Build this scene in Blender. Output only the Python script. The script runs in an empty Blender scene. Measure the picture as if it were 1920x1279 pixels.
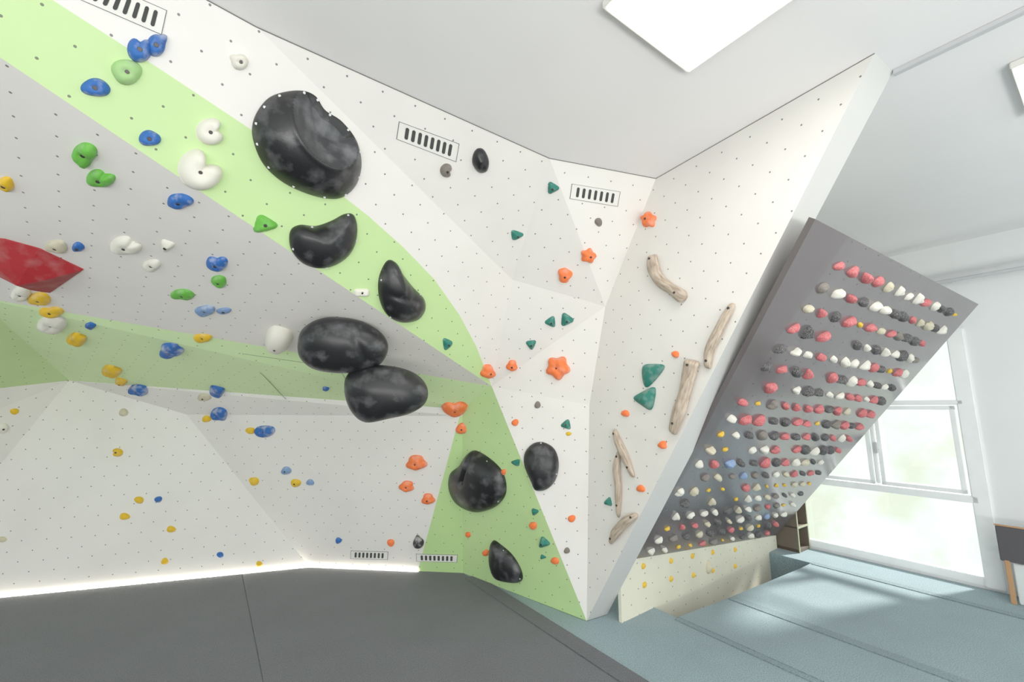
import bpy, bmesh, math, random
from mathutils import Vector, Matrix, noise
random.seed(4)
D=bpy.data; SC=bpy.context.scene
COL=SC.collection
CAM=Vector((0,0,1.7)); P=math.radians(8.9); cp,sp=math.cos(P),math.sin(P)
def ray(x,y):
    dx=(x-960)/800; up=(640-y)/800
    return Vector((dx, cp-up*sp, sp+up*cp))
def atz(x,y,z):
    r=ray(x,y); return CAM+r*((z-CAM.z)/r.z)
def att(x,y,t): return CAM+ray(x,y)*t
class Pl:
    def __init__(s,a,b,c=None,n=None):
        s.o=a.copy(); s.n=(n.copy() if n is not None else (b-a).cross(c-a)).normalized()
        if s.n.dot(CAM-s.o)<0: s.n=-s.n
    def hit(s,x,y):
        r=ray(x,y); return CAM+r*(s.n.dot(s.o-CAM)/s.n.dot(r))
def AB(a,b,z=0): return Vector((-.574*a+.819*b,.819*a+.574*b,z))
CEIL=3.4
# ---------------- materials
def srgb(c):
    return tuple(((v/255)/12.92 if v/255<=.04045 else ((v/255+.055)/1.055)**2.4) for v in c)+(1,)
def newmat(n):
    m=D.materials.new(n); m.use_nodes=True; nt=m.node_tree
    return m,nt,nt.nodes['Principled BSDF']
def mth(nt,op,a,b=None):
    n=nt.nodes.new('ShaderNodeMath'); n.operation=op
    for i,v in enumerate((a,b)):
        if v is None: continue
        if isinstance(v,(int,float)): n.inputs[i].default_value=v
        else: nt.links.new(v,n.inputs[i])
    return n.outputs[0]
def vm(nt,op,a,b=None):
    n=nt.nodes.new('ShaderNodeVectorMath'); n.operation=op
    for i,v in enumerate((a,b)):
        if v is None: continue
        if isinstance(v,tuple): n.inputs[i].default_value=v
        else: nt.links.new(v,n.inputs[i])
    return n
def mixc(nt,f,a,b):
    n=nt.nodes.new('ShaderNodeMix'); n.data_type='RGBA'
    for s,v in ((n.inputs[0],f),(n.inputs[6],a),(n.inputs[7],b)):
        if isinstance(v,(int,float,tuple)): s.default_value=v
        else: nt.links.new(v,s)
    return n.outputs[2]
def noisef(nt,vec,scale,detail=3,lo=.4,hi=.7):
    n=nt.nodes.new('ShaderNodeTexNoise'); n.inputs['Scale'].default_value=scale; n.inputs['Detail'].default_value=detail
    nt.links.new(vec,n.inputs['Vector'])
    r=nt.nodes.new('ShaderNodeMapRange'); r.inputs[1].default_value=lo; r.inputs[2].default_value=hi
    nt.links.new(n.outputs[0],r.inputs[0]); return r.outputs[0]
def coord(nt,k='Object'):
    return nt.nodes.new('ShaderNodeTexCoord').outputs[k]
def wallmat(name,c,s=.185,dots=True,rough=.5,dotr=.0052,dotc=(80,78,75),dirt=.05,ior=None):
    m,nt,b=newmat(name); uv=coord(nt,'UV'); ob=coord(nt)
    base=mixc(nt,mth(nt,'MULTIPLY',noisef(nt,ob,1.6,5,.45,.75),dirt*3),srgb(c),srgb(tuple(v*.78 for v in c)))
    if dots:
        def g(off):
            a=vm(nt,'ADD',uv,(off,off,0)); q=vm(nt,'MULTIPLY',a.outputs[0],(1/s,1/s,0))
            f=vm(nt,'FRACTION',q.outputs[0]); d=vm(nt,'SUBTRACT',f.outputs[0],(.5,.5,0))
            l=vm(nt,'LENGTH',d.outputs[0]); return mth(nt,'LESS_THAN',l.outputs['Value'],dotr/s)
        k=mth(nt,'MAXIMUM',g(0),g(s/2))
        base=mixc(nt,mth(nt,'MULTIPLY',k,.85),base,srgb(dotc))
    nt.links.new(base,b.inputs['Base Color']); b.inputs['Roughness'].default_value=rough
    if ior: b.inputs['IOR'].default_value=ior
    return m
def chalky(name,c,amt=.5,rough=.65,chalk=(235,230,226),scale=14,lo=.48):
    m,nt,b=newmat(name); ob=coord(nt)
    f=mth(nt,'MULTIPLY',noisef(nt,ob,scale,6,lo,.8),amt)
    nt.links.new(mixc(nt,f,srgb(c),srgb(chalk)),b.inputs['Base Color']); b.inputs['Roughness'].default_value=rough
    bp=nt.nodes.new('ShaderNodeBump'); bp.inputs['Strength'].default_value=.2; bp.inputs['Distance'].default_value=.002
    nz=nt.nodes.new('ShaderNodeTexNoise'); nz.inputs['Scale'].default_value=160; nt.links.new(ob,nz.inputs['Vector'])
    nt.links.new(nz.outputs[0],bp.inputs['Height']); nt.links.new(bp.outputs[0],b.inputs['Normal'])
    return m
def plain(name,c,rough=.5,metal=0):
    m,nt,b=newmat(name); ob=coord(nt)
    f=mth(nt,'MULTIPLY',noisef(nt,ob,6,3),.15)
    nt.links.new(mixc(nt,f,srgb(c),srgb(tuple(v*.8 for v in c))),b.inputs['Base Color'])
    b.inputs['Roughness'].default_value=rough; b.inputs['Metallic'].default_value=metal; return m
def emis(name,c,s):
    m,nt,b=newmat(name); b.inputs['Base Color'].default_value=srgb(c)
    b.inputs['Emission Color'].default_value=srgb(c); b.inputs['Emission Strength'].default_value=s; return m
W_=(238,234,229)
mWhite=wallmat('wall_white',W_); mGreen=wallmat('wall_green',(196,227,158)); mGreen2=wallmat('wall_green_deep',(190,223,152)); mGreen3=wallmat('wall_green_cave_lit',(218,244,184))  # cave green: same paint lightened, missing bounce light put into the colour
mPlain=wallmat('plaster',(234,235,236),dots=False,dirt=.02); mCeil=wallmat('ceiling_paint',(243,241,241),dots=False,dirt=.02,rough=.32)
mEnd=wallmat('fin_end',(208,207,205),dots=False,dirt=.03)
mBoard=wallmat('board_dark',(100,93,96),s=.2,rough=.16,dotr=.006,dotc=(36,34,34),dirt=.1,ior=1.8)
mBoardP=wallmat('board_plain',(96,88,90),dots=False,rough=.2,ior=1.6)
mPly=wallmat('plywood_beige',(226,222,202),s=.2,dotr=.006,dirt=.15)
def carpet(name,c):
    m,nt,b=newmat(name); ob=coord(nt)
    a=noisef(nt,ob,140,4,.3,.7); c2=noisef(nt,ob,2.2,4,.35,.7)
    x=mixc(nt,a,srgb(tuple(v*.76 for v in c)),srgb(tuple(min(255,v*1.18) for v in c)))
    x=mixc(nt,mth(nt,'MULTIPLY',c2,.3),x,srgb(tuple(v*.8 for v in c)))
    nt.links.new(x,b.inputs['Base Color']); b.inputs['Roughness'].default_value=.9
    b.inputs['Sheen Weight'].default_value=.2
    bp=nt.nodes.new('ShaderNodeBump'); bp.inputs['Strength'].default_value=.6; bp.inputs['Distance'].default_value=.006
    nt.links.new(a,bp.inputs['Height']); nt.links.new(bp.outputs[0],b.inputs['Normal']); return m
mMat=carpet('carpet_grey',(93,95,101)); mMatLit=carpet('carpet_grey_window_lit',(138,161,167)); mStrip=carpet('carpet_strip',(86,88,94)); mStripLit=carpet('carpet_strip_window_lit',(122,144,150))  # window-side copies: teal window light painted into the grey carpet
mConc=plain('concrete',(120,120,120),.9)
colors={'blue':(38,98,178),'green':(98,178,62),'white':(232,228,216),'yellow':(230,184,34),'orange':(252,122,62),
 'teal':(38,122,108),'black':(44,44,48),'red':(165,30,38),'grey':(122,114,106),'cream':(205,196,170),'lgreen':(160,204,132),
 'lblue':(120,150,195),'pink':(202,84,90)}
names={'blue':'blue','green':'bright green','white':'white','yellow':'yellow','orange':'orange','teal':'dark teal green','black':'black','red':'red','grey':'brownish grey','cream':'cream','lgreen':'pale green','lblue':'pale blue chalky','pink':'pinkish red'}
MC={k:chalky('hold_'+k,v,.75 if k in('blue','pink','lblue','black') else (.12 if k=='red' else .35)) for k,v in colors.items()}
mMacro=chalky('macro_black',(26,26,29),.30,.36,(170,170,175),9,.5)
mBowl=chalky('macro_bowl_chalk_sheen',(50,50,54),.4,.36,(170,170,175),9,.45)  # bowl grey paints in chalk plus the lit sheen of the scoop
mBolt=plain('bolt_steel',(70,66,66),.4,.6); mScrew=plain('screw_light',(215,215,215),.4,.3)
mDark=plain('dark_gap',(60,62,60),.8); mVent=plain('vent_white',(236,234,228),.5); mLine=plain('joint_line',(120,135,100),.8); mJoint=plain('ceiling_joint',(120,118,115),.8)
mFrame=plain('window_frame',(250,252,252),.4); mWoodD=plain('wood_dark',(104,92,80),.6); mWoodL=plain('wood_light',(190,146,106),.55)
mPanel=plain('panel_dark_grey',(80,76,80),.5); mPale=plain('panel_pale',(222,228,228),.5)
mAl=plain('aluminium',(205,205,208),.4,.2); mEdge=plain('shelf_edge',(165,168,140),.6)
m,nt,b=newmat('driftwood'); uv=coord(nt,'UV')
nt.links.new(mixc(nt,noisef(nt,uv,1.0,7,.36,.70),srgb((202,186,168)),srgb((150,130,112))),b.inputs['Base Color']); b.inputs['Roughness'].default_value=.7
mDrift=m
m=D.materials.new('glass_pane'); m.use_nodes=True; nt=m.node_tree; nt.nodes.clear()
o=nt.nodes.new('ShaderNodeOutputMaterial'); mx=nt.nodes.new('ShaderNodeMixShader'); tr=nt.nodes.new('ShaderNodeBsdfTransparent'); gl=nt.nodes.new('ShaderNodeBsdfGlossy')
gl.inputs['Roughness'].default_value=.02; mx.inputs[0].default_value=.05
nt.links.new(tr.outputs[0],mx.inputs[1]); nt.links.new(gl.outputs[0],mx.inputs[2]); nt.links.new(mx.outputs[0],o.inputs[0]); mGlass=m
# --------------- object helpers
def mkobj(name,me,label=None,cat=None,parent=None,kind=None,group=None):
    o=D.objects.new(name,me); COL.objects.link(o)
    if label:o['label']=label
    if cat:o['category']=cat
    if kind:o['kind']=kind
    if group:o['group']=group
    if parent:o.parent=parent
    return o
def struct(o,label,cat='wall'):
    o['kind']='structure'; o['label']=label; o['category']=cat
FAC=[]
def frame(n):
    u=Vector((0,0,1)).cross(n)
    if u.length<1e-3:u=Vector((1,0,0))
    u.normalize()
    if u.x<0:u=-u
    v=n.cross(u).normalized()
    if v.z<0: v=-v
    return u,v
def facet(name,polys,mats,label,reg=True,thick=0):
    bm=bmesh.new(); uvl=bm.loops.layers.uv.new('UVMap')
    n0=Pl(*polys[0][0][:3]).n; u,v=frame(n0)
    for pts,mi in polys:
        n=Vector()
        for i in range(len(pts)):
            a,b_=pts[i],pts[(i+1)%len(pts)]; n+=a.cross(b_)
        n.normalize()
        if n.dot(CAM-pts[0])<0: pts=pts[::-1]; n=-n
        vs=[bm.verts.new(p) for p in pts]; f=bm.faces.new(vs); f.material_index=mi
        for l in f.loops: l[uvl].uv=(l.vert.co.dot(u),l.vert.co.dot(v))
        if reg: FAC.append((pts,n,name))
    bmesh.ops.remove_doubles(bm,verts=bm.verts,dist=1e-4)
    if thick:
        r=bmesh.ops.extrude_face_region(bm,geom=bm.faces[:])
        for e in r['geom']:
            if isinstance(e,bmesh.types.BMVert): e.co-=n0*thick
        bm.normal_update()
        for f in bm.faces:
            if abs(f.normal.dot(n0))<.7: f.material_index=len(mats)-1
    me=D.meshes.new(name); bm.to_mesh(me); bm.free()
    for m in mats: me.materials.append(m)
    o=mkobj(name,me); struct(o,label); return o
def hitf(x,y):
    r=ray(x,y); best=None
    for pts,n,nm in FAC:
        d=n.dot(r)
        if abs(d)<1e-6: continue
        t=n.dot(pts[0]-CAM)/d
        if t<=0 or (best and t>=best[0]): continue
        q=CAM+r*t; u,v=frame(n); ins=False
        L=[((p-q).dot(u),(p-q).dot(v)) for p in pts]
        for i in range(len(L)):
            (x1,y1),(x2,y2)=L[i],L[(i+1)%len(L)]
            if (y1>0)!=(y2>0) and x1+(0-y1)*(x2-x1)/(y2-y1)>0: ins=not ins
        if ins: best=(t,q,n,nm)
    return best
def box(bm,c,sx,sy,sz,R=None):
    r=bmesh.ops.create_cube(bm,size=1)
    M=Matrix.Translation(c)@((R or Matrix.Identity(3)).to_4x4())@Matrix.Diagonal((sx,sy,sz,1))
    bmesh.ops.transform(bm,matrix=M,verts=r['verts']); return r['verts']
def bmobj(name,bm,mats,bev=0,**k):
    if bev: bmesh.ops.bevel(bm,geom=bm.edges[:],offset=bev,segments=2,affect='EDGES')
    me=D.meshes.new(name); bm.to_mesh(me); bm.free()
    for m in mats: me.materials.append(m)
    return mkobj(name,me,**k)
RAB=Matrix(((.819,-.574,0),(.574,.819,0),(0,0,1)))
def boxo(name,mat,a0,a1,b0,b1,z0,z1,bev=.004,**k):
    bm=bmesh.new(); c=AB((a0+a1)/2,(b0+b1)/2,(z0+z1)/2)
    box(bm,Vector((0,0,0)),abs(b1-b0),abs(a1-a0),abs(z1-z0))
    o=bmobj(name,bm,[mat],bev,**k); o.matrix_world=Matrix.Translation(c)@RAB.to_4x4(); return o
# --------------- key points
C1=atz(1030,297,CEIL);C2=atz(1230,335,CEIL);C3=atz(1640,100,CEIL);FOOT=atz(1100,1165,0)
FIN=Pl(C2,C3,FOOT)
cm=FIN.hit(1135,575); cl=FIN.hit(1105,760)
K=att(922,725,3.9); Q=att(960,525,3.5); A1=atz(480,50,CEIL)
PP=Pl(A1,Q,K); E0=PP.hit(0,108); s=(CEIL-K.z)/(E0.z-K.z); APEX=K+(E0-K)*s
V=att(-49,556,2.85); UP=Pl(K,E0,V)
B2=atz(580,1063,0);Bd=atz(868,1075,0);B1=atz(0,1120,0);B0=B1+(B1-B2)*.3
LG=Pl(K,Bd,FOOT); L2=LG.hit(868,768); S2=LG.hit(867,781)
W2=Pl(S2,Bd,B2); S1=W2.hit(350,778); W1=Pl(B1,B2,S1); L1=W1.hit(130,714)
UL=UP.hit(-420,500)
M0=att(-260,757,3.2); B00=Vector((-6.3,2.0,0))
bnd=[(893,650),(862,592),(815,525),(757,465),(690,405),(640,366),(560,305),(470,243),(300,130),(90,-5)]
bp=[PP.hit(*q) for q in bnd]
facet('wall_overhang_face',[([K]+bp+[APEX,A1,Q],0),([K,APEX]+bp[::-1],1)],[mWhite,mGreen],'white overhanging climbing wall with pale green painted stripe')
facet('wall_upper',[([A1,C1,Q],0)],[mWhite],'white plywood climbing wall panel below ceiling')
facet('wall_corner_upper',[([C1,C2,cm],0),([C1,cm,Q],0)],[mWhite],'white overhanging climbing wall panel beside the corner')
facet('wall_center',[([Q,cm,K],0),([cm,cl,K],0)],[mWhite],'white slightly overhanging climbing wall panel')
facet('wall_triangle',[([K,cl,FOOT],0)],[mWhite],'white triangular climbing wall panel reaching the mats')
facet('wall_arete_green',[([K,L2,S2,Bd,FOOT],0)],[mGreen],'pale green triangular climbing wall panel')
facet('wall_cave_roof',[([K,V,UL,APEX],0)],[mWhite],'white steep cave roof with bolt holes')
facet('wall_cave_green',[([V,K,L2],0),([V,L2,L1],0)],[mGreen3],'pale green overhanging cave panel')
facet('wall_cave_side',[([V,L1,M0],0),([V,M0,UL],0)],[mGreen],'green faceted cave panel')
facet('wall_cave_strip',[([L1,S1,S2,],0),([L1,S2,L2],0)],[mWhite],'narrow white panel under the green cave panel')
facet('wall_back_west',[([L1,S1,B2,B0],0)],[mWhite],'white lower climbing wall with bolt holes')
G1=W2.hit(862,781);G2=W2.hit(783,1069.5); G2=Vector(G2); G2.z=0
f_=(G2-B2).dot(Bd-B2)/(Bd-B2).length_squared; G2=B2+(Bd-B2)*f_
facet('wall_back_east',[([S1,G1,G2,B2],0),([G1,S2,Bd,G2],1)],[mWhite,mGreen2],'white lower climbing wall with green painted triangle')
facet('wall_left_low',[([L1,B0,B00],0),([L1,B00,M0],0)],[mWhite],'white angled lower climbing wall')
facet('wall_fin',[([C2,C3,FOOT,cl,cm],0)],[mWhite,mEnd],'white triangular fin wall with driftwood holds',thick=.22)
# -------------- board
k=1.22; az=math.radians(57)
DD=Vector((math.sin(az),math.cos(az),0)); NN=Vector((math.cos(az),-math.sin(az),0))
BR=CAM+Vector((2.66,4.55,-1.27))*k; up_=(NN*1.646+Vector((0,0,2.05)))*k; LB=up_.length; UD=up_.normalized()
WB=2.39*k; TR=BR+up_; TL=TR-DD*WB; BL=BR-DD*WB
# the board is scribed to the free edge of the fin, its lower edge rises towards the fin
c3=C3-FIN.n*.22; fb=FOOT-FIN.n*.22
EN=(c3-CAM).cross(fb-CAM).normalized()
def edgew(p): return EN.dot(p-CAM)/EN.dot(DD)
w0=edgew(TL); w1=edgew(BL)
TLx=TL-DD*w0; BLx=BL-DD*w1
BP=Pl(TL,TR,BR)
q_=BP.hit(1209,1044); hv=(q_-BL).dot(UD); NB=BL+UD*hv; NB=NB-DD*edgew(NB)
NBx=(NB-BL).dot(DD)
def vline(x): return hv*max(0,(WB-x))/(WB-NBx)
if w1<0:
    fs=w0/(w0-w1); Xs=TL-UD*LB*fs
    pls=[([TL,TR,BR,NB,Xs],0),([TL,Xs,TLx],1)]
else: pls=[([TL,TR,BR,NB],0),([TL,NB,TLx],1)]
ob=facet('wall_training_board',pls,[mBoard,mBoardP],'dark grey overhanging training board with grid of holds')
md=ob.modifiers.new('s','SOLIDIFY'); md.thickness=.035; md.offset=-1
def dn(p): return Vector((p.x,p.y,-.35))
NB2=NB+(NB-BR).normalized()*.22
ob=facet('wall_kickboard',[([NB2,BR,dn(BR),dn(NB2)],0)],[mPly],'beige plywood kickboard under the training board')
md=ob.modifiers.new('s','SOLIDIFY'); md.thickness=.03; md.offset=-1
kp=Pl(NB,BR,dn(BR))
# -------------- shell
def slab(name,pts,z0,z1,mat,label=None,cat=None,struc=True,bev=0,group=None):
    bm=bmesh.new(); vs=[bm.verts.new((p.x,p.y,z1)) for p in pts]; f=bm.faces.new(vs)
    bm.normal_update()
    if f.normal.z<0: f.normal_flip()
    r=bmesh.ops.extrude_face_region(bm,geom=[f])
    for e in r['geom']:
        if isinstance(e,bmesh.types.BMVert): e.co.z=z0
    bmesh.ops.recalc_face_normals(bm,faces=bm.faces)
    if bev: bmesh.ops.bevel(bm,geom=[e for e in bm.edges],offset=bev,segments=2,affect='EDGES')
    o=bmobj(name,bm,[mat])
    if struc: struct(o,label,cat)
    else: o['label']=label;o['category']=cat
    if group:o['group']=group
    return o
slab('floor',[AB(-4,-8),AB(-4,6.3),AB(6,6.3),AB(6,-8)],-.45,-.35,mConc,'concrete floor under the mats','floor')
slab('ceiling',[AB(-3.2,-8),AB(-3.2,6.3),AB(6,6.3),AB(6,-8)],CEIL,CEIL+.1,mCeil,'smooth white painted ceiling','ceiling')
WBp=6.2
def wbox(name,a0,a1,z0,z1,b0=WBp,b1=WBp+.2,label='white plaster wall beside the window'):
    o=boxo(name,mPlain,a0,a1,b0,b1,z0,z1,0); struct(o,label); return o
wbox('wall_window_side',-4,.87,-.35,CEIL); wbox('wall_window_far',3.3,4.4,-.35,CEIL); wbox('wall_window_top',.86,3.3,2.5,CEIL); wbox('wall_window_base',.86,3.3,-.35,.02)
wbox('wall_back',4.2,4.3,-.35,CEIL,2.9,6.2,'white plaster wall behind the training board')
def ab_of(p): return (-.574*p.x+.819*p.y,.819*p.x+.574*p.y)
def seam_on(b,Pa,Pb):
    ba=ab_of(Pa)[1]; bb=ab_of(Pb)[1]; f=(b-ba)/(bb-ba); return Pa+(Pb-Pa)*f
sA=seam_on(.43,B1,B2); sB=seam_on(2.32,Bd,FOOT)
G_='foam floor mats'
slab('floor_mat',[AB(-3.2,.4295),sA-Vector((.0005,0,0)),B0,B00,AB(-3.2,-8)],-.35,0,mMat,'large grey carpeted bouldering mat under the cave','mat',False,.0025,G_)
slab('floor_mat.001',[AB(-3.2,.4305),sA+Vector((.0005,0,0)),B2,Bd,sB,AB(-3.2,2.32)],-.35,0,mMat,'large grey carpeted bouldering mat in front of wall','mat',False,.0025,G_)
slab('floor_mat.002',[AB(-3.2,2.33),sB+Vector((.006,0,0)),FOOT,FOOT+FIN.n*-.22,AB(3.9,2.9),AB(3.9,3.28),AB(2.45,3.3),AB(-3.2,3.3)],-.35,0,mMatLit,'grey carpeted mat beside the fin wall','mat',False,.006,G_)
slab('floor_mat.003',[AB(-3.2,3.31),AB(2.35,3.31),AB(2.30,4.0),AB(-3.2,4.0)],-.35,0,mMatLit,'grey carpeted mat in front of training board','mat',False,.006,G_)
slab('floor_mat.004',[AB(-3.2,4.01),AB(2.30,4.01),AB(2.24,5.35),AB(2.24,5.6),AB(-3.2,5.6)],-.35,0,mMatLit,'grey carpeted mat with teal window light painted in','mat',False,.006,G_)
slab('floor_mat.005',[AB(-3.2,5.61),AB(4.1,5.61),AB(4.1,6.19),AB(-3.2,6.19)],-.35,0,mMatLit,'narrow grey carpeted mat along window, teal window light painted in','mat',False,.006,G_)
def strip(n,b,w,a0,a1,mat):
    slab('mat_cover_strip'+n,[AB(a0,b),AB(a1,b),AB(a1,b+w),AB(a0,b+w)],0.0005,.006,mat,'dark carpet strip covering a joint between mats','carpet strip',False,.002,'mat joint strips')
strip('',2.26,.15,-3.2,ab_of(sB)[0]-.12,mStrip); strip('.001',3.97,.10,-3.2,2.28,mStripLit); strip('.002',5.57,.09,-3.2,2.22,mStripLit)
strip('.003',3.24,.06,.9,2.33,mStripLit)
# -------------- window
bm=bmesh.new()
def wb(a0,a1,z0,z1,b0=6.2,b1=6.27): box(bm,Vector(((b0+b1)/2,(a0+a1)/2,(z0+z1)/2)),b1-b0,a1-a0,z1-z0)
for a,w in ((.925,.065),(3.25,.05)): wb(a-w,a+w,.02,2.5,6.17,6.28)
wb(.94,3.25,.02,.1);wb(.94,3.25,2.42,2.5);wb(.94,3.25,1.73,1.78,6.17,6.28);wb(.94,3.25,.78,.85,6.17,6.28)
wb(1.68,1.72,.87,1.70,6.17,6.28)
bmesh.ops.bevel(bm,geom=bm.edges[:],offset=.008,segments=2,affect='EDGES')
wo=bmobj('window_1',bm,[mFrame]); wo.matrix_world=RAB.to_4x4(); struct(wo,'tall white framed window facing daylight','window')
for (a0,a1) in ((1.01,1.67),(1.73,3.2)):
    bm=bmesh.new()
    for z0,z1 in ((.86,.90),(1.68,1.72)): wb(a0,a1,z0,z1,6.17,6.2)
    for a in (a0,a1-.04): wb(a,a+.04,.86,1.72,6.17,6.2)
    ws=bmobj('sash',bm,[mFrame],.004,parent=wo)
bm=bmesh.new(); wb(1.66,1.685,1.2,1.32,6.12,6.16); wb(1.655,1.69,1.23,1.25,6.14,6.17)
bmobj('handle',bm,[mAl],.003,parent=wo)
bm=bmesh.new(); wb(.95,3.24,.05,2.48,6.235,6.24); bmobj('glass',bm,[mGlass],parent=wo)
o=boxo('roller_blind_cassette',mAl,-3,3.2,6.02,6.12,2.97,3.05,.02,label='grey aluminium roller blind cassette along the window wall',cat='blind')
for y in (-2,-.5,.8,2.4):
    bm=bmesh.new(); box(bm,Vector((.09,y,0)),.08,.03,.05); bmobj('bracket',bm,[mAl],parent=o)
def linebox(name,p,q,w,h,mat,label,cat='trim',structure=True):
    d=(q-p); L=d.length; d.normalize(); x=Vector((0,0,1)).cross(d).normalized(); R=Matrix((d,x,d.cross(x))).transposed()
    bm=bmesh.new(); box(bm,Vector((0,0,0)),L,w,h); o=bmobj(name,bm,[mat],min(.002,w*.2))
    o.matrix_world=Matrix.Translation((p+q)/2)@R.to_4x4()
    if structure: struct(o,label,cat)
    else: o['label']=label;o['category']=cat
    return o
q0=Vector((c3.x,c3.y,CEIL-.013)); q1=atz(1920,15,CEIL); q1.z=CEIL-.013; q1=q0+(q1-q0).normalized()*3.4
linebox('trim_1',q0,q1,.03,.024,mAl,'thin metal rail on the ceiling')
for i,(p,q) in enumerate([(APEX,A1),(A1,C1),(C1,C2),(C2,C3)]):
    linebox('trim_%d'%(i+2),p+Vector((0,0,-.002)),q+Vector((0,0,-.002)),.004,.004,mJoint,'thin grey joint between wall and ceiling')
hp=[hitf(455,664),hitf(536,749),hitf(636,690),hitf(648,712)]
for i,(a_,b_) in enumerate([(0,1),(0,2),(2,3)]):
    linebox('trim_%d'%(i+6),hp[a_][1],hp[b_][1],.004,.004,mLine,'thin joint line of the access hatch in the green panel')
# ceiling lights
mLamp=emis('lamp_emission',(255,251,246),10)
def clight(idx,far_left,a_len=1.25,b_len=.62):
    a,b_=ab_of(far_left)
    o=boxo('ceiling_light'+idx,mVent,a-a_len,a,b_,b_+b_len,CEIL-.036,CEIL-.002,.004,label='rectangular white LED ceiling light panel, switched on',cat='ceiling light',group='ceiling light panels')
    bm=bmesh.new(); box(bm,Vector((0,0,-.019)),b_len-.03,a_len-.03,.006); bmobj('diffuser',bm,[mLamp],parent=o)
p=atz(1290,137,CEIL-.03); a,b_=ab_of(p); clight('',AB(a,b_-.62))
p=atz(1893,128,CEIL-.03); a,b_=ab_of(p); clight('.001',AB(a,b_))
clight('.002',AB(-1.6,b_-2.6)); clight('.003',AB(-1.7,b_)); clight('.004',AB(-1.6,b_-4.8))  # panels out of view, added for more light
mLED=emis('led_emission',(255,250,240),16)
def led(idx,p,q,n):
    off=Vector((n.x,n.y,0)).normalized()*.015; zz=Vector((0,0,.003))
    o=linebox('led_strip'+idx,p+off+zz,q+off+zz,.010,.004,mLED,'glowing white LED strip at the foot of the wall','light strip',False)
    o['group']='wall foot LED strips'
led('',B0,B2,W1.n); led('.001',B2,B2+(Bd-B2)*.72,W2.n)
# -------------- holds
cnt={}
def uname(n):
    c=cnt.get(n,0); cnt[n]=c+1; return n if c==0 else '%s.%03d'%(n,c)
def smooth(o):
    for p in o.data.polygons:p.use_smooth=True
def cr(pts,n=4):
    out=[];N=len(pts)
    for i in range(N):
        p0,p1,p2,p3=[Vector(pts[(i+j-1)%N]) for j in range(4)]
        for s in range(n):
            t=s/n; out.append(.5*((2*p1)+(-p0+p2)*t+(2*p0-5*p1+4*p2-p3)*t*t+(-p0+3*p1-3*p2+p3)*t**3))
    return out
def dome(out2,h,rings=7,pw=2.4,q=.6,feat=None,nz=.0,seed=0,back=0,rim=0,c=None):
    if c is None: c=sum((Vector(p) for p in out2),Vector((0,0)))/len(out2)
    verts=[];faces=[];N=len(out2)
    size=max((Vector(p)-c).length for p in out2)
    def zz(r,p,hh,dof):
        z=hh*max(0,1-r**pw)**q
        if feat and dof: z=feat(p.x,p.y,z,r)
        if nz: z+=nz*size*noise.noise(Vector((p.x/size*2.2+seed,p.y/size*2.2,seed*.7)))*(1-r**3)
        return z
    rows=[]
    for k_ in range(rings+1):
        r=1-(k_/rings)**1.3 if k_<rings else 0
        if k_==rings:
            rows.append([len(verts)]); verts.append((c.x,c.y,zz(0,c,h,True)+rim)); break
        row=[]
        for p in out2:
            pp=c+(Vector(p)-c)*r; row.append(len(verts)); verts.append((pp.x,pp.y,zz(r,pp,h,True)+rim))
        rows.append(row)
    base=[]
    for p in out2: base.append(len(verts)); verts.append((p[0],p[1],-.004))
    for i in range(N):
        j=(i+1)%N; faces.append((base[i],base[j],rows[0][j],rows[0][i]))
        for k_ in range(rings-1): faces.append((rows[k_][i],rows[k_][j],rows[k_+1][j],rows[k_+1][i]))
        faces.append((rows[rings-1][i],rows[rings-1][j],rows[rings][0]))
    if back:
        prev=base
        for k_ in range(1,5):
            r=1-(k_/5)**1.3; row=[]
            for p in out2:
                pp=c+(Vector(p)-c)*r; row.append(len(verts)); verts.append((pp.x,pp.y,-.004-back*(1-r**2.2)**.6))
            for i in range(N):
                j=(i+1)%N; faces.append((prev[j],prev[i],row[i],row[j]))
            prev=row
        ci=len(verts); verts.append((c.x,c.y,-.004-back))
        for i in range(N): faces.append((prev[(i+1)%N],prev[i],ci))
    else: faces.append(tuple(base[::-1]))
    me=D.meshes.new('hold'); me.from_pydata(verts,[],faces); me.update()
    bm=bmesh.new(); bm.from_mesh(me); bmesh.ops.recalc_face_normals(bm,faces=bm.faces); bm.to_mesh(me); bm.free()
    return me
def basis(o_,n):
    u,v=frame(n)
    if u.cross(v).dot(n)<0: u=-u
    return u,v,Matrix((u,v,n)).transposed().to_4x4()
bm=bmesh.new(); bmesh.ops.create_cone(bm,cap_ends=True,segments=14,radius1=.0085,radius2=.0085,depth=.006); bmesh.ops.bevel(bm,geom=bm.edges[:],offset=.001,segments=1,affect='EDGES')
BOLT=D.meshes.new('bolt'); bm.to_mesh(BOLT); bm.free(); BOLT.materials.append(mBolt)
SCREW=BOLT.copy(); SCREW.materials.clear(); SCREW.materials.append(mScrew)
def rfun(t,th,s):
    if t=='round': return 1+.07*math.cos(2*th+s)+.06*math.cos(3*th+2*s)
    if t=='flower': return .94+.14*math.cos(5*th+s)
    if t=='star': return .92+.10*math.cos(3*th+s)+.06*math.cos(5*th+s)
    if t=='tri':
        return .86+.17*math.cos(3*th+s)+.04*math.cos(6*th+2*s)
    if t=='block': return 1/((abs(math.cos(th))**4+abs(math.sin(th))**4)**.25)*.93
    if t=='kidney':
        a=(th-s+math.pi)%(2*math.pi)-math.pi; return 1-.5*math.exp(-(a/.5)**2)
    if t=='crescent':
        a=(th-s+math.pi)%(2*math.pi)-math.pi; return 1-.72*math.exp(-(a/.55)**2)
    if t=='drop':
        a=(th-s+math.pi)%(2*math.pi)-math.pi; return .85+.4*math.exp(-(a/.35)**2)
    return 1
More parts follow.
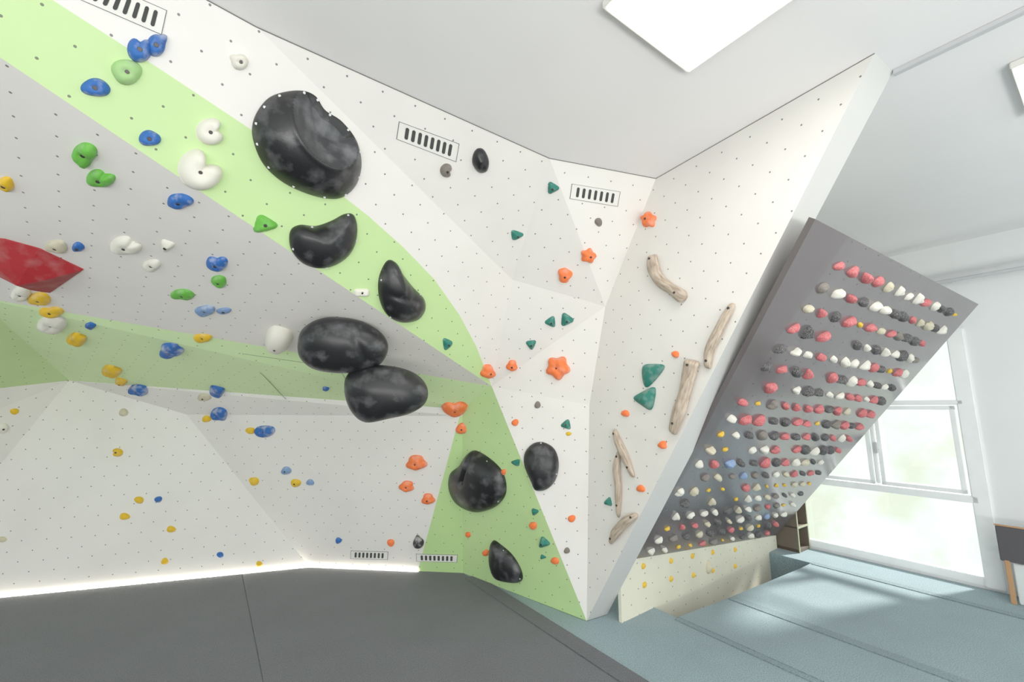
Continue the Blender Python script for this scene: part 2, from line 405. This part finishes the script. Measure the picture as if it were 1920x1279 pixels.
adj={'round':'rounded','flower':'flower-shaped','star':'lobed','tri':'triangular','block':'blocky','kidney':'kidney-shaped','crescent':'crescent-shaped','drop':'teardrop-shaped'}
side={'wall_overhang_face':'overhanging striped wall','wall_cave_roof':'white cave roof','wall_cave_green':'pale green cave panel','wall_fin':'white fin wall','wall_arete_green':'pale green panel',
'wall_training_board':'training board','wall_kickboard':'plywood kickboard'}
def hold(x,y,w,h,colr,typ='round',rot=None,dep=.42,name='climbing_hold',flat=False,bolt=True):
    H=hitf(x,y)
    if not H: print('MISS',x,y); return
    t,q,n,nm=H; pl=Pl(q,q,n=n); u,v,M=basis(q,n)
    s=random.uniform(0,6.28) if rot is None else math.radians(rot)
    N=30; out=[]
    big=max(w,h)*t/800
    for i in range(N):
        th=2*math.pi*i/N; r=rfun(typ,th,s)
        px=pl.hit(x+r*math.cos(th)*w/2,y-r*math.sin(th)*h/2)-q
        a=Vector((px.dot(u),px.dot(v)))
        if a.length>big*.9: a=a*(big*.9/a.length)
        out.append(a)
    area=0
    for i in range(N): area+=out[i].x*out[(i+1)%N].y-out[i].y*out[(i+1)%N].x
    if area<0: out=out[::-1]
    mn=min(w,h)*t/800
    hh=mn*dep
    ft=None
    if w>=30 and not flat:
        ft=lambda a,b,z,r: z-hh*.3*math.exp(-((a*a+b*b)**.5/(mn*.16))**2)+hh*.12*math.sin(a/mn*5+s)
    me=dome(out,hh,rings=6,feat=ft,nz=.08 if not flat else .0,seed=s,q=.55 if typ!='tri' else .75,pw=2.4 if typ!='tri' else 1.6)
    me.materials.append(MC[colr])
    wl=side.get(nm,'white climbing wall')
    sz='small ' if max(w,h)<22 else ('large ' if max(w,h)>48 else '')
    o=mkobj(uname(name),me,label='%s%s %s climbing hold bolted to %s'%(sz,names[colr],adj[typ],wl),cat='climbing hold')
    smooth(o)
    o.matrix_world=Matrix.Translation(q)@M
    if bolt and max(w,h)>=20:
        b=mkobj('bolt',BOLT,parent=o)
        c0=me.vertices[len(out)*6].co
        b.location=(c0.x,c0.y,c0.z+.001)
    return o
HL=[
(262,92,48,52,'blue','kidney'),(292,86,42,50,'blue','drop'),(238,135,62,46,'lgreen','round'),(179,165,55,36,'blue','round'),(395,247,58,52,'white','kidney',10),
(376,317,88,80,'white','crescent',45),(280,260,40,32,'blue','round'),(450,117,38,36,'white','drop'),(495,421,50,36,'green','tri',30),(838,645,20,24,'teal','tri'),(678,549,32,16,'white','block'),
(160,286,54,44,'green','drop'),(190,333,56,34,'green','kidney',60),(12,345,30,28,'yellow','round'),(337,377,54,26,'blue','round'),(407,492,42,30,'blue','kidney',90),(411,527,30,22,'green','round'),
(343,552,44,20,'green','round'),(147,463,22,18,'blue','round'),(107,462,42,24,'cream','round'),(238,459,62,34,'white','kidney',45),(313,460,28,24,'white','tri'),(285,497,32,22,'white','round'),
(385,582,38,20,'lblue','round'),(420,583,28,12,'lblue','round'),(75,560,42,24,'yellow','round'),(97,583,48,24,'yellow','kidney'),(98,606,60,34,'white','round'),(145,635,38,26,'yellow','round'),
(170,611,20,14,'blue','round'),(381,633,34,18,'yellow','round'),(321,656,48,28,'blue','star'),(40,550,40,26,'white','round'),
(210,695,38,24,'yellow','kidney'),(227,715,24,18,'yellow','round'),(260,731,36,22,'blue','round'),(407,732,30,26,'blue','round'),(383,745,24,14,'cream','round'),(611,729,12,10,'blue','round'),
(853,764,50,28,'orange','kidney',95),(411,775,36,26,'blue','drop'),(388,786,18,12,'yellow','round'),(470,808,18,12,'yellow','round'),(497,809,36,24,'blue','round'),(232,774,18,14,'cream','round'),
(27,772,16,12,'yellow','round'),(4,803,22,20,'white','round'),(220,849,22,16,'yellow','kidney'),(478,903,18,18,'yellow','drop'),(537,883,20,14,'lblue','round'),(555,906,20,14,'yellow','round'),
(582,905,14,12,'lblue','round'),(261,938,18,13,'yellow','round'),(297,937,14,12,'blue','round'),(234,969,18,14,'yellow','round'),(321,993,16,13,'yellow','round'),(309,1053,14,12,'yellow','round'),
(413,1041,13,11,'blue','round'),(486,1058,13,10,'yellow','round'),(635,1014,12,11,'blue','round'),(733,1018,14,13,'orange','round'),(5,1012,14,12,'cream','round'),
(781,868,42,30,'orange','star'),(763,912,30,22,'orange','star'),(803,936,26,22,'orange','star'),(867,804,26,20,'orange','round'),(785,1018,24,24,'black','drop'),
(878,1003,10,10,'orange','round'),(911,1037,12,12,'orange','round'),(1000,986,14,14,'orange','round'),(968,868,18,14,'teal','tri'),(1003,960,14,14,'teal','tri'),(1020,1018,22,22,'teal','tri'),
(1018,1045,12,9,'teal','tri'),(1041,1052,15,13,'orange','round'),(944,886,10,12,'orange','round'),(1063,1033,12,11,'grey','round'),
(914,697,28,28,'orange','star'),(960,686,22,22,'orange','star'),(1046,690,46,44,'orange','flower'),(1033,604,22,22,'teal','tri'),(1062,600,26,26,'teal','tri'),(996,646,20,20,'teal','tri'),
(1059,516,28,30,'orange','star'),(1103,480,28,28,'orange','flower'),(1217,413,28,30,'orange','flower'),(968,441,26,20,'teal','tri'),(1036,353,24,24,'teal','tri'),(1122,417,14,16,'grey','round'),
(837,320,24,26,'grey','kidney'),(966,793,13,13,'orange','round'),(1062,797,20,20,'teal','tri'),(1066,814,10,8,'yellow','round'),(1008,760,12,13,'grey','round'),(1072,973,14,14,'orange','round'),
(1267,665,14,13,'orange','round'),(1173,776,15,13,'orange','round'),(1243,835,17,17,'orange','star'),(1202,917,15,14,'orange','round'),
(1141,942,16,18,'teal','tri')]
for hh in HL: hold(*hh)
hold(523,633,48,48,'white','round',dep=.6,flat=True)
# macros
def macro(pts,h,label,feat=None,mat=None,name='climbing_macro',c=None,pl=None,q=.55,pw=2.4,nz=.012,screws=0,back=0,rings=14,smoothit=True,n=4,rim=.008,inner=None):
    cx=sum(p[0] for p in pts)/len(pts); cy=sum(p[1] for p in pts)/len(pts)
    if pl is None:
        t,q0,nn,nm=hitf(cx,cy); pl=Pl(q0,q0,n=nn)
    q0=pl.hit(cx,cy); u,v,M=basis(q0,pl.n)
    def loc(x,y): w=pl.hit(x,y)-q0; return Vector((w.dot(u),w.dot(v)))
    out=[loc(*p) for p in pts]
    ar=sum(out[i].x*out[(i+1)%len(out)].y-out[i].y*out[(i+1)%len(out)].x for i in range(len(out)))
    if ar<0: out=out[::-1]
    if n>1: out=cr(out,n)
    f=feat(loc) if feat else None
    me=dome(out,h,rings=rings,feat=f,nz=nz,seed=cx*.01,q=q,pw=pw,back=back,rim=rim,c=loc(*c) if c else None)
    me.materials.append(mat or mMacro)
    if inner:
        me.materials.append(mBowl); tst=inner(loc)
        for p_ in me.polygons:
            if p_.center.z>.02 and tst(p_.center.x,p_.center.y)<1: p_.material_index=1
    o=mkobj(uname(name),me,label=label,cat='climbing hold')
    if smoothit: smooth(o)
    o.matrix_world=Matrix.Translation(q0)@M
    if screws:
        cc=sum(out,Vector((0,0)))/len(out)
        for i in range(screws):
            p=out[int(i*len(out)/screws)]; pp=cc+(p-cc)*.965
            sc=mkobj('screw',SCREW,parent=o)
            z=f(pp.x,pp.y,h*(1-.965**pw)**q,.965) if f else h*(1-.965**pw)**q
            sc.location=(pp.x,pp.y,z+rim+.003); sc.scale=(.75,.75,.8)
    return o
def ell(loc):
    c0=loc(606,242); a1=(loc(650,302)-c0); b1=(loc(646,210)-c0)
    A_=a1.length; B_=b1.length; ua=a1.normalized(); ub=Vector((-ua.y,ua.x))
    def e(x,y):
        d=Vector((x,y))-c0; return ((d.dot(ua)/A_)**2+(d.dot(ub)/B_)**2)**.5
    return e
def f1(loc):
    e_=ell(loc)
    def f(x,y,z,r):
        e=e_(x,y)
        if e<1: z=z-min(z*.85,.115*(1-e**2)**1.15)
        elif e<1.3: z=z+.006*math.exp(-((e-1.08)/.09)**2)*(1-r**4)
        return z
    return f
def ridge(p1,p2,w,dep):
    def F(loc):
        a=loc(*p1); b=loc(*p2); d=(b-a); L=d.length; d.normalize(); nn=Vector((-d.y,d.x))
        def f(x,y,z,r):
            q=Vector((x,y))-a; s=q.dot(d)/L; t=q.dot(nn)
            fall=1 if 0<=s<=1 else math.exp(-((s if s<0 else s-1)*L/.03)**2)
            return z*(1-dep*fall*math.exp(-(t/w)**2))
        return f
    return F
macro([(515,178),(560,170),(590,180),(609,207),(640,228),(668,265),(677,310),(665,350),(635,372),(590,368),(535,345),(495,310),(475,265),(474,230),(490,198)],.14,
 'huge black round climbing macro with scooped dish and chalk marks',f1,screws=14,rings=40,pw=2.6,q=.8,nz=.0,c=(575,272),n=9,inner=ell)
macro([(544,434),(562,422),(592,424),(622,414),(645,402),(662,403),(669,425),(666,455),(652,480),(625,498),(595,503),(565,492),(545,466)],.09,'black kidney-shaped climbing macro dusted with chalk',screws=5,c=(610,455),n=6,q=.7)
macro([(725,490),(742,493),(755,515),(775,540),(794,560),(795,582),(780,600),(750,604),(725,590),(711,560),(710,522)],.11,'black teardrop climbing macro dusted with chalk',ridge((718,545),(785,560),.02,.12),screws=5,n=6,c=(750,560),q=.7,rings=20)
t4=hitf(650,612)[0]; pl4=Pl(att(643,648,t4*.97),CAM,n=(-ray(643,648).normalized()+UP.n*.6).normalized())
macro([(558,650),(565,620),(595,600),(635,597),(680,605),(715,625),(728,652),(715,680),(680,694),(635,697),(590,690),(565,672)],.14,'black egg-shaped climbing macro hanging from the cave roof',ridge((655,598),(690,670),.025,.10),pl=pl4,back=.22,screws=0,n=6,rings=20)
pl5=Pl(att(723,738,t4*1.0),CAM,n=(-ray(723,738).normalized()+UP.n*.3).normalized())
macro([(652,702),(690,686),(740,688),(780,702),(801,727),(798,755),(770,774),(730,784),(685,791),(658,770),(646,735)],.15,'black rounded block climbing macro below the egg-shaped one',None,pl=pl5,back=.24,n=6,rings=20)
macro([(985,848),(1000,832),(1020,830),(1040,843),(1048,870),(1042,900),(1025,918),(1005,920),(997,905),(988,885),(983,868)],.09,'black rounded climbing macro with a flat side',n=5,screws=4)
macro([(880,850),(895,846),(925,865),(945,890),(949,925),(930,950),(895,960),(862,945),(846,915),(848,885),(865,872)],.14,'black heart-shaped climbing macro with ridge',ridge((893,850),(885,895),.02,.3),n=6,screws=4,rings=20)
macro([(925,1014),(940,1022),(962,1042),(978,1070),(978,1090),(955,1091),(932,1083),(922,1060),(920,1035)],.09,'black leaf-shaped climbing macro near the mats',n=5,screws=4)
macro([(895,279),(907,281),(915,300),(911,320),(897,323),(886,308),(887,290)],.05,'small black knobby climbing hold',n=4,nz=.15,name='climbing_hold')
macro([(-60,440),(10,448),(75,466),(157,505),(95,548),(30,520),(-60,480)],.14,'large red faceted climbing volume on the cave roof',mat=MC['red'],name='climbing_volume',n=1,q=1,pw=1.2,rings=3,c=(60,500),smoothit=False,nz=0)
macro([(1207,687),(1225,683),(1246,686),(1238,703),(1214,727),(1206,710)],.045,'large dark teal leaf-shaped climbing hold on white fin wall',mat=MC['teal'],name='climbing_hold',n=5,q=.8,pw=1.6)
macro([(1228,727),(1228,750),(1221,769),(1205,761),(1189,747),(1206,735)],.045,'large dark teal leaf-shaped climbing hold on white fin wall',mat=MC['teal'],name='climbing_hold',n=5,q=.8,pw=1.6)
# driftwood
def tube(pts,rad,seed,wob=.12):
    t,q0,nn,nm=hitf(*pts[len(pts)//2]); pl=Pl(q0,q0,n=nn); u,v,M=basis(q0,nn)
    W=[pl.hit(*p)-q0 for p in pts]; W=[Vector((w.dot(u),w.dot(v),0)) for w in W]
    S=[]
    n=len(W)
    for i in range(n-1):
        p0=W[max(0,i-1)];p1=W[i];p2=W[i+1];p3=W[min(n-1,i+2)]
        r1,r2=rad[i],rad[i+1]
        for s in range(10):
            t_=s/10; ts=t_*t_*(3-2*t_); S.append((.5*((2*p1)+(-p0+p2)*t_+(2*p0-5*p1+4*p2-p3)*t_*t_+(-p0+3*p1-3*p2+p3)*t_**3),r1+(r2-r1)*ts))
    S.append((W[-1],rad[-1]))
    bm=bmesh.new(); uvl=bm.loops.layers.uv.new('UVMap'); rows=[]; m=18; sc=t/800; NS=len(S)
    for i,(p,r) in enumerate(S):
        d=(S[min(i+2,NS-1)][0]-S[max(i-2,0)][0]).normalized(); x=Vector((0,0,1)).cross(d)
        e_=min(i,NS-1-i); r=r*sc*(.5 if e_==0 else (.82 if e_==1 else (.95 if e_==2 else 1)))
        row=[]
        for j in range(m):
            a=2*math.pi*j/m; rr=r*(1+wob*noise.noise(Vector((math.cos(a)*1.1+seed,math.sin(a)*1.1,i*.06)))+.03*math.cos(3*a+i*.05))
            row.append(bm.verts.new(p+x*math.cos(a)*rr+Vector((0,0,1))*(math.sin(a)*rr*.8+r*.75)))
        rows.append(row)
    for i in range(NS-1):
        for j in range(m):
            f=bm.faces.new((rows[i][j],rows[i][(j+1)%m],rows[i+1][(j+1)%m],rows[i+1][j]))
            for l,(ii,jj) in zip(f.loops,((i,j),(i,j+1),(i+1,j+1),(i+1,j))): l[uvl].uv=(jj/m*16+seed*7,ii*.16)
    bm.faces.new(rows[0][::-1]);bm.faces.new(rows[-1]); bmesh.ops.recalc_face_normals(bm,faces=bm.faces)
    o=bmobj(uname('driftwood_hold'),bm,[mDrift],label='weathered driftwood branch hold screwed to white fin wall',cat='wooden hold',group='driftwood holds'); smooth(o)
    o.matrix_world=Matrix.Translation(q0)@M
    for i in (4,NS-6):
        b=mkobj('bolt',BOLT,parent=o); p,r=S[i]; b.location=(p.x,p.y,r*sc*1.6)
tube([(1228,480),(1231,505),(1243,528),(1262,542),(1288,560)],[10,12,11,10,12],1)
tube([(1377,570),(1362,600),(1346,633),(1334,660),(1330,692)],[6,9,10,9,7],2)
tube([(1306,677),(1298,705),(1290,735),(1280,770),(1265,814)],[15,13,12,13,9],3)
tube([(1154,806),(1163,830),(1175,855),(1190,895)],[5,8,8,5],4)
tube([(1163,845),(1160,880),(1163,920),(1161,970)],[4,8,7,4],5)
tube([(1196,965),(1177,979),(1160,997),(1145,1019)],[5,9,9,4],6)
# vents
def vent(idx,cs,n):
    cx=sum(c[0] for c in cs)/4; cy=sum(c[1] for c in cs)/4
    t,q0,nn,nm=hitf(cx,cy); pl=Pl(q0,q0,n=nn); u,v,M=basis(q0,nn)
    L=[Vector(((pl.hit(*c)-q0).dot(u),(pl.hit(*c)-q0).dot(v),0)) for c in cs]
    def bi(a,b,z): return ((L[0]*(1-a)+L[1]*a)*(1-b)+(L[3]*(1-a)+L[2]*a)*b)+Vector((0,0,z))
    def quad(bm,a0,a1,b0,b1,z0,z1):
        lo=[bm.verts.new(bi(a,b,z0)) for a,b in ((a0,b0),(a1,b0),(a1,b1),(a0,b1))]
        hi=[bm.verts.new(bi(a,b,z1)) for a,b in ((a0,b0),(a1,b0),(a1,b1),(a0,b1))]
        bm.faces.new(hi); bm.faces.new(lo[::-1])
        for i in range(4): bm.faces.new((lo[i],lo[(i+1)%4],hi[(i+1)%4],hi[i]))
    bm=bmesh.new(); quad(bm,0,1,0,1,-.002,.003); bmesh.ops.recalc_face_normals(bm,faces=bm.faces)
    o=bmobj('ventilation_grille'+idx,bm,[mVent],label='white slotted ventilation grille set in climbing wall',cat='vent',group='ventilation grilles'); o.matrix_world=Matrix.Translation(q0)@M
    bm=bmesh.new()
    for a0,a1,b0,b1 in ((0,1,0,.02),(0,1,.98,1),(0,.008,0,1),(.992,1,0,1)): quad(bm,a0,a1,b0,b1,.0,.004)
    for i in range(n):
        a=.14+.72*i/(n-1)
        w=.028; pts=[]
        for j in range(12):
            th=math.pi*j/11; pts.append((a+w*math.cos(th),.74+.09*math.sin(th)))
        for j in range(12):
            th=math.pi+math.pi*j/11; pts.append((a+w*math.cos(th),.26+.09*math.sin(th)))
        bm.faces.new([bm.verts.new(bi(pa,pb,.0045)) for pa,pb in pts])
    bmesh.ops.recalc_face_normals(bm,faces=bm.faces)
    bmobj('slots',bm,[mDark],parent=o)
vent('',[(172,-42),(313,20),(303,66),(150,0)],7)
vent('.001',[(748,228),(861,270),(855,304),(743,261)],8)
vent('.002',[(1072,345),(1163,360),(1158,388),(1068,373)],7)
vent('.003',[(658,1033),(728,1035),(727,1050),(657,1048)],8)
vent('.004',[(780,1039),(858,1041),(857,1055),(781,1053)],8)
# training board holds
bn=BP.n
protos=[]
for i in range(14):
    typ=['round','block','kidney','drop','tri','round','block'][i%7]; s=i*1.3
    asp=random.uniform(.55,.85)
    out=[Vector((rfun(typ,2*math.pi*j/18,s)*math.cos(2*math.pi*j/18),rfun(typ,2*math.pi*j/18,s)*asp*math.sin(2*math.pi*j/18))) for j in range(18)]
    me=dome(out,random.uniform(.75,1.1),rings=5,nz=.26,seed=s,q=.6)
    for v_ in me.vertices: v_.co.z=max(v_.co.z,-.01)
    protos.append((typ,me))
pm={}
def proto(i,c):
    if (i,c) not in pm:
        me=protos[i][1].copy(); me.materials.append(MC[c])
        for p_ in me.polygons:p_.use_smooth=True
        pm[(i,c)]=me
    return pm[(i,c)]
def boardhold(pos,n,c,sz,rot,i,lbl,grp,asp=1):
    me=proto(i,c); o=mkobj(uname('board_hold'),me,label=lbl,cat='climbing hold',group=grp)
    u,v,M=basis(pos,n); o.matrix_world=Matrix.Translation(pos)@M@Matrix.Rotation(rot,4,'Z')@Matrix.Diagonal((sz,sz*asp,sz*.85,1))
R=19;Cn=13
for r in range(R):
    for c in range(Cn):
        if random.random()<.08: continue
        x=.09+(WB-.46)*c/(Cn-1)+random.uniform(-.015,.015)
        y0=vline(x)+.08; y=y0+(LB-.16-y0)*r/(R-1)+random.uniform(-.003,.003)
        cc=random.choices(['cream','black','pink','yellow','white','grey','lblue'],[9,24,32 if r>7 else 16,7 if r>9 else 16,24,5,0 if r>7 else 2])[0]
        sz=random.uniform(.042,.060)*(.55 if cc=='yellow' else 1)*(1 if r>6 else .86)
        pos=BL+DD*x+UD*y
        if (x+edgew(BL+UD*y))<.06: continue
        boardhold(pos,bn,cc,sz,random.uniform(-.6,.6)+random.choice((0,math.pi)),random.randrange(14),'%s chalky hold bolted in row on training board'%names[cc],'training board holds')
for (x,y) in ((1206,1062),(1258,1052),(1298,1043),(1336,1036),(1378,1031),(1208,1097),(1258,1086),(1300,1079),(1336,1070),(1378,1062)):
    boardhold(kp.hit(x,y),kp.n,'yellow',.027,random.uniform(-.3,.3),0,'small yellow foothold bolted to plywood kickboard','kickboard footholds',1.5)
boardhold(kp.hit(1327,1064),kp.n,'cream',.06,1.5,5,'chalky cream hold on plywood kickboard','kickboard footholds')
# shelf
sh=D.objects.new('cubby_shelf',None); COL.objects.link(sh); sh['label']='low dark wooden cubby shelf beside window wall'; sh['category']='shelf'
sh.matrix_world=Matrix.Translation(AB(2.45,5.87,0))@RAB.to_4x4()
HS=.56
bm=bmesh.new()
for (x,y,z,sx,sy,sz) in ((.01,.17,HS/2,.02,.34,HS),(.29,.17,HS/2,.02,.34,HS),(.15,.17,HS-.01,.3,.34,.02),(.15,.17,HS/2,.3,.34,.02),(.15,.17,.02,.3,.34,.03),(.15,.335,HS/2,.3,.01,HS)): box(bm,Vector((x,y,z)),sx,sy,sz)
bmobj('body',bm,[mWoodD],parent=sh)
bm=bmesh.new()
for (x,y,z,sx,sy,sz) in ((.01,-.003,HS/2,.022,.006,HS),(.29,-.003,HS/2,.022,.006,HS),(.15,-.004,HS-.01,.3,.006,.022),(.15,-.004,HS/2,.28,.006,.022)): box(bm,Vector((x,y,z)),sx,sy,sz)
bmobj('front_edge',bm,[mEdge],parent=sh)
# low cabinet at the window wall
ch=D.objects.new('low_cabinet',None); COL.objects.link(ch); ch['label']='low cabinet with dark upper panel and wooden post'; ch['category']='cabinet'
ch.matrix_world=Matrix.Translation(AB(.80,5.93,0))@RAB.to_4x4()
bm=bmesh.new(); box(bm,Vector((0,-.01,.18)),.03,.035,.36); bmobj('post',bm,[mWoodL],.004,parent=ch)
bm=bmesh.new(); box(bm,Vector((.09,-.34,.17)),.16,.60,.33); bmobj('body',bm,[mPale],.006,parent=ch)
bm=bmesh.new(); box(bm,Vector((.0,-.30,.50)),.02,.66,.30); bmobj('upper_panel',bm,[mPanel],.005,parent=ch)
bm=bmesh.new(); box(bm,Vector((.0,-.30,.655)),.026,.67,.012); bmobj('edge_strip',bm,[mWoodL],.003,parent=ch)
# -------------- camera, light, world
cd=D.cameras.new('Camera'); co=D.objects.new('Camera',cd); COL.objects.link(co); co.location=CAM; co.rotation_euler=(math.pi/2+P,0,0)
cd.sensor_width=36; cd.lens=15.0; cd.clip_start=.05; SC.camera=co
sl=D.lights.new('Sun','SUN'); sl.energy=9; sl.angle=math.radians(6); sl.color=(1,.98,.93); so=D.objects.new('Sun',sl); COL.objects.link(so)
d=AB(.35,-1,0).normalized()*1+Vector((0,0,-.85)); so.rotation_euler=d.to_track_quat('-Z','Y').to_euler()
def area(n,loc,dirv,sx,sy,e,c=(1,.98,.95)):
    l=D.lights.new(n,'AREA'); l.shape='RECTANGLE'; l.size=sx; l.size_y=sy; l.energy=e; l.color=c
    o=D.objects.new(n,l); COL.objects.link(o); o.location=loc; o.rotation_euler=dirv.to_track_quat('-Z','Y').to_euler()
# uplighter is an unseen lamp, added to brighten the ceiling
area('added_ceiling_fill',AB(-3.0,-1,.4),AB(.4,.1,1.0),7,1.2,350)
w=D.worlds.new('World'); SC.world=w; w.use_nodes=True; nt=w.node_tree; bg=nt.nodes['Background']
tc=nt.nodes.new('ShaderNodeTexCoord').outputs['Generated']; sx=nt.nodes.new('ShaderNodeSeparateXYZ'); nt.links.new(tc,sx.inputs[0])
nf=noisef(nt,tc,9,6,.40,.60)
mr=nt.nodes.new('ShaderNodeMapRange'); mr.inputs[1].default_value=.30; mr.inputs[2].default_value=-.05; nt.links.new(sx.outputs[2],mr.inputs[0])
f=mth(nt,'MULTIPLY',nf,mr.outputs[0])
nt.links.new(mixc(nt,f,(.86,.98,1,1),(.66,.74,.60,1)),bg.inputs[0]); bg.inputs[1].default_value=1.65
SC.view_settings.view_transform='Standard'
SC.view_settings.exposure=-.24
SC.view_settings.gamma=1.14
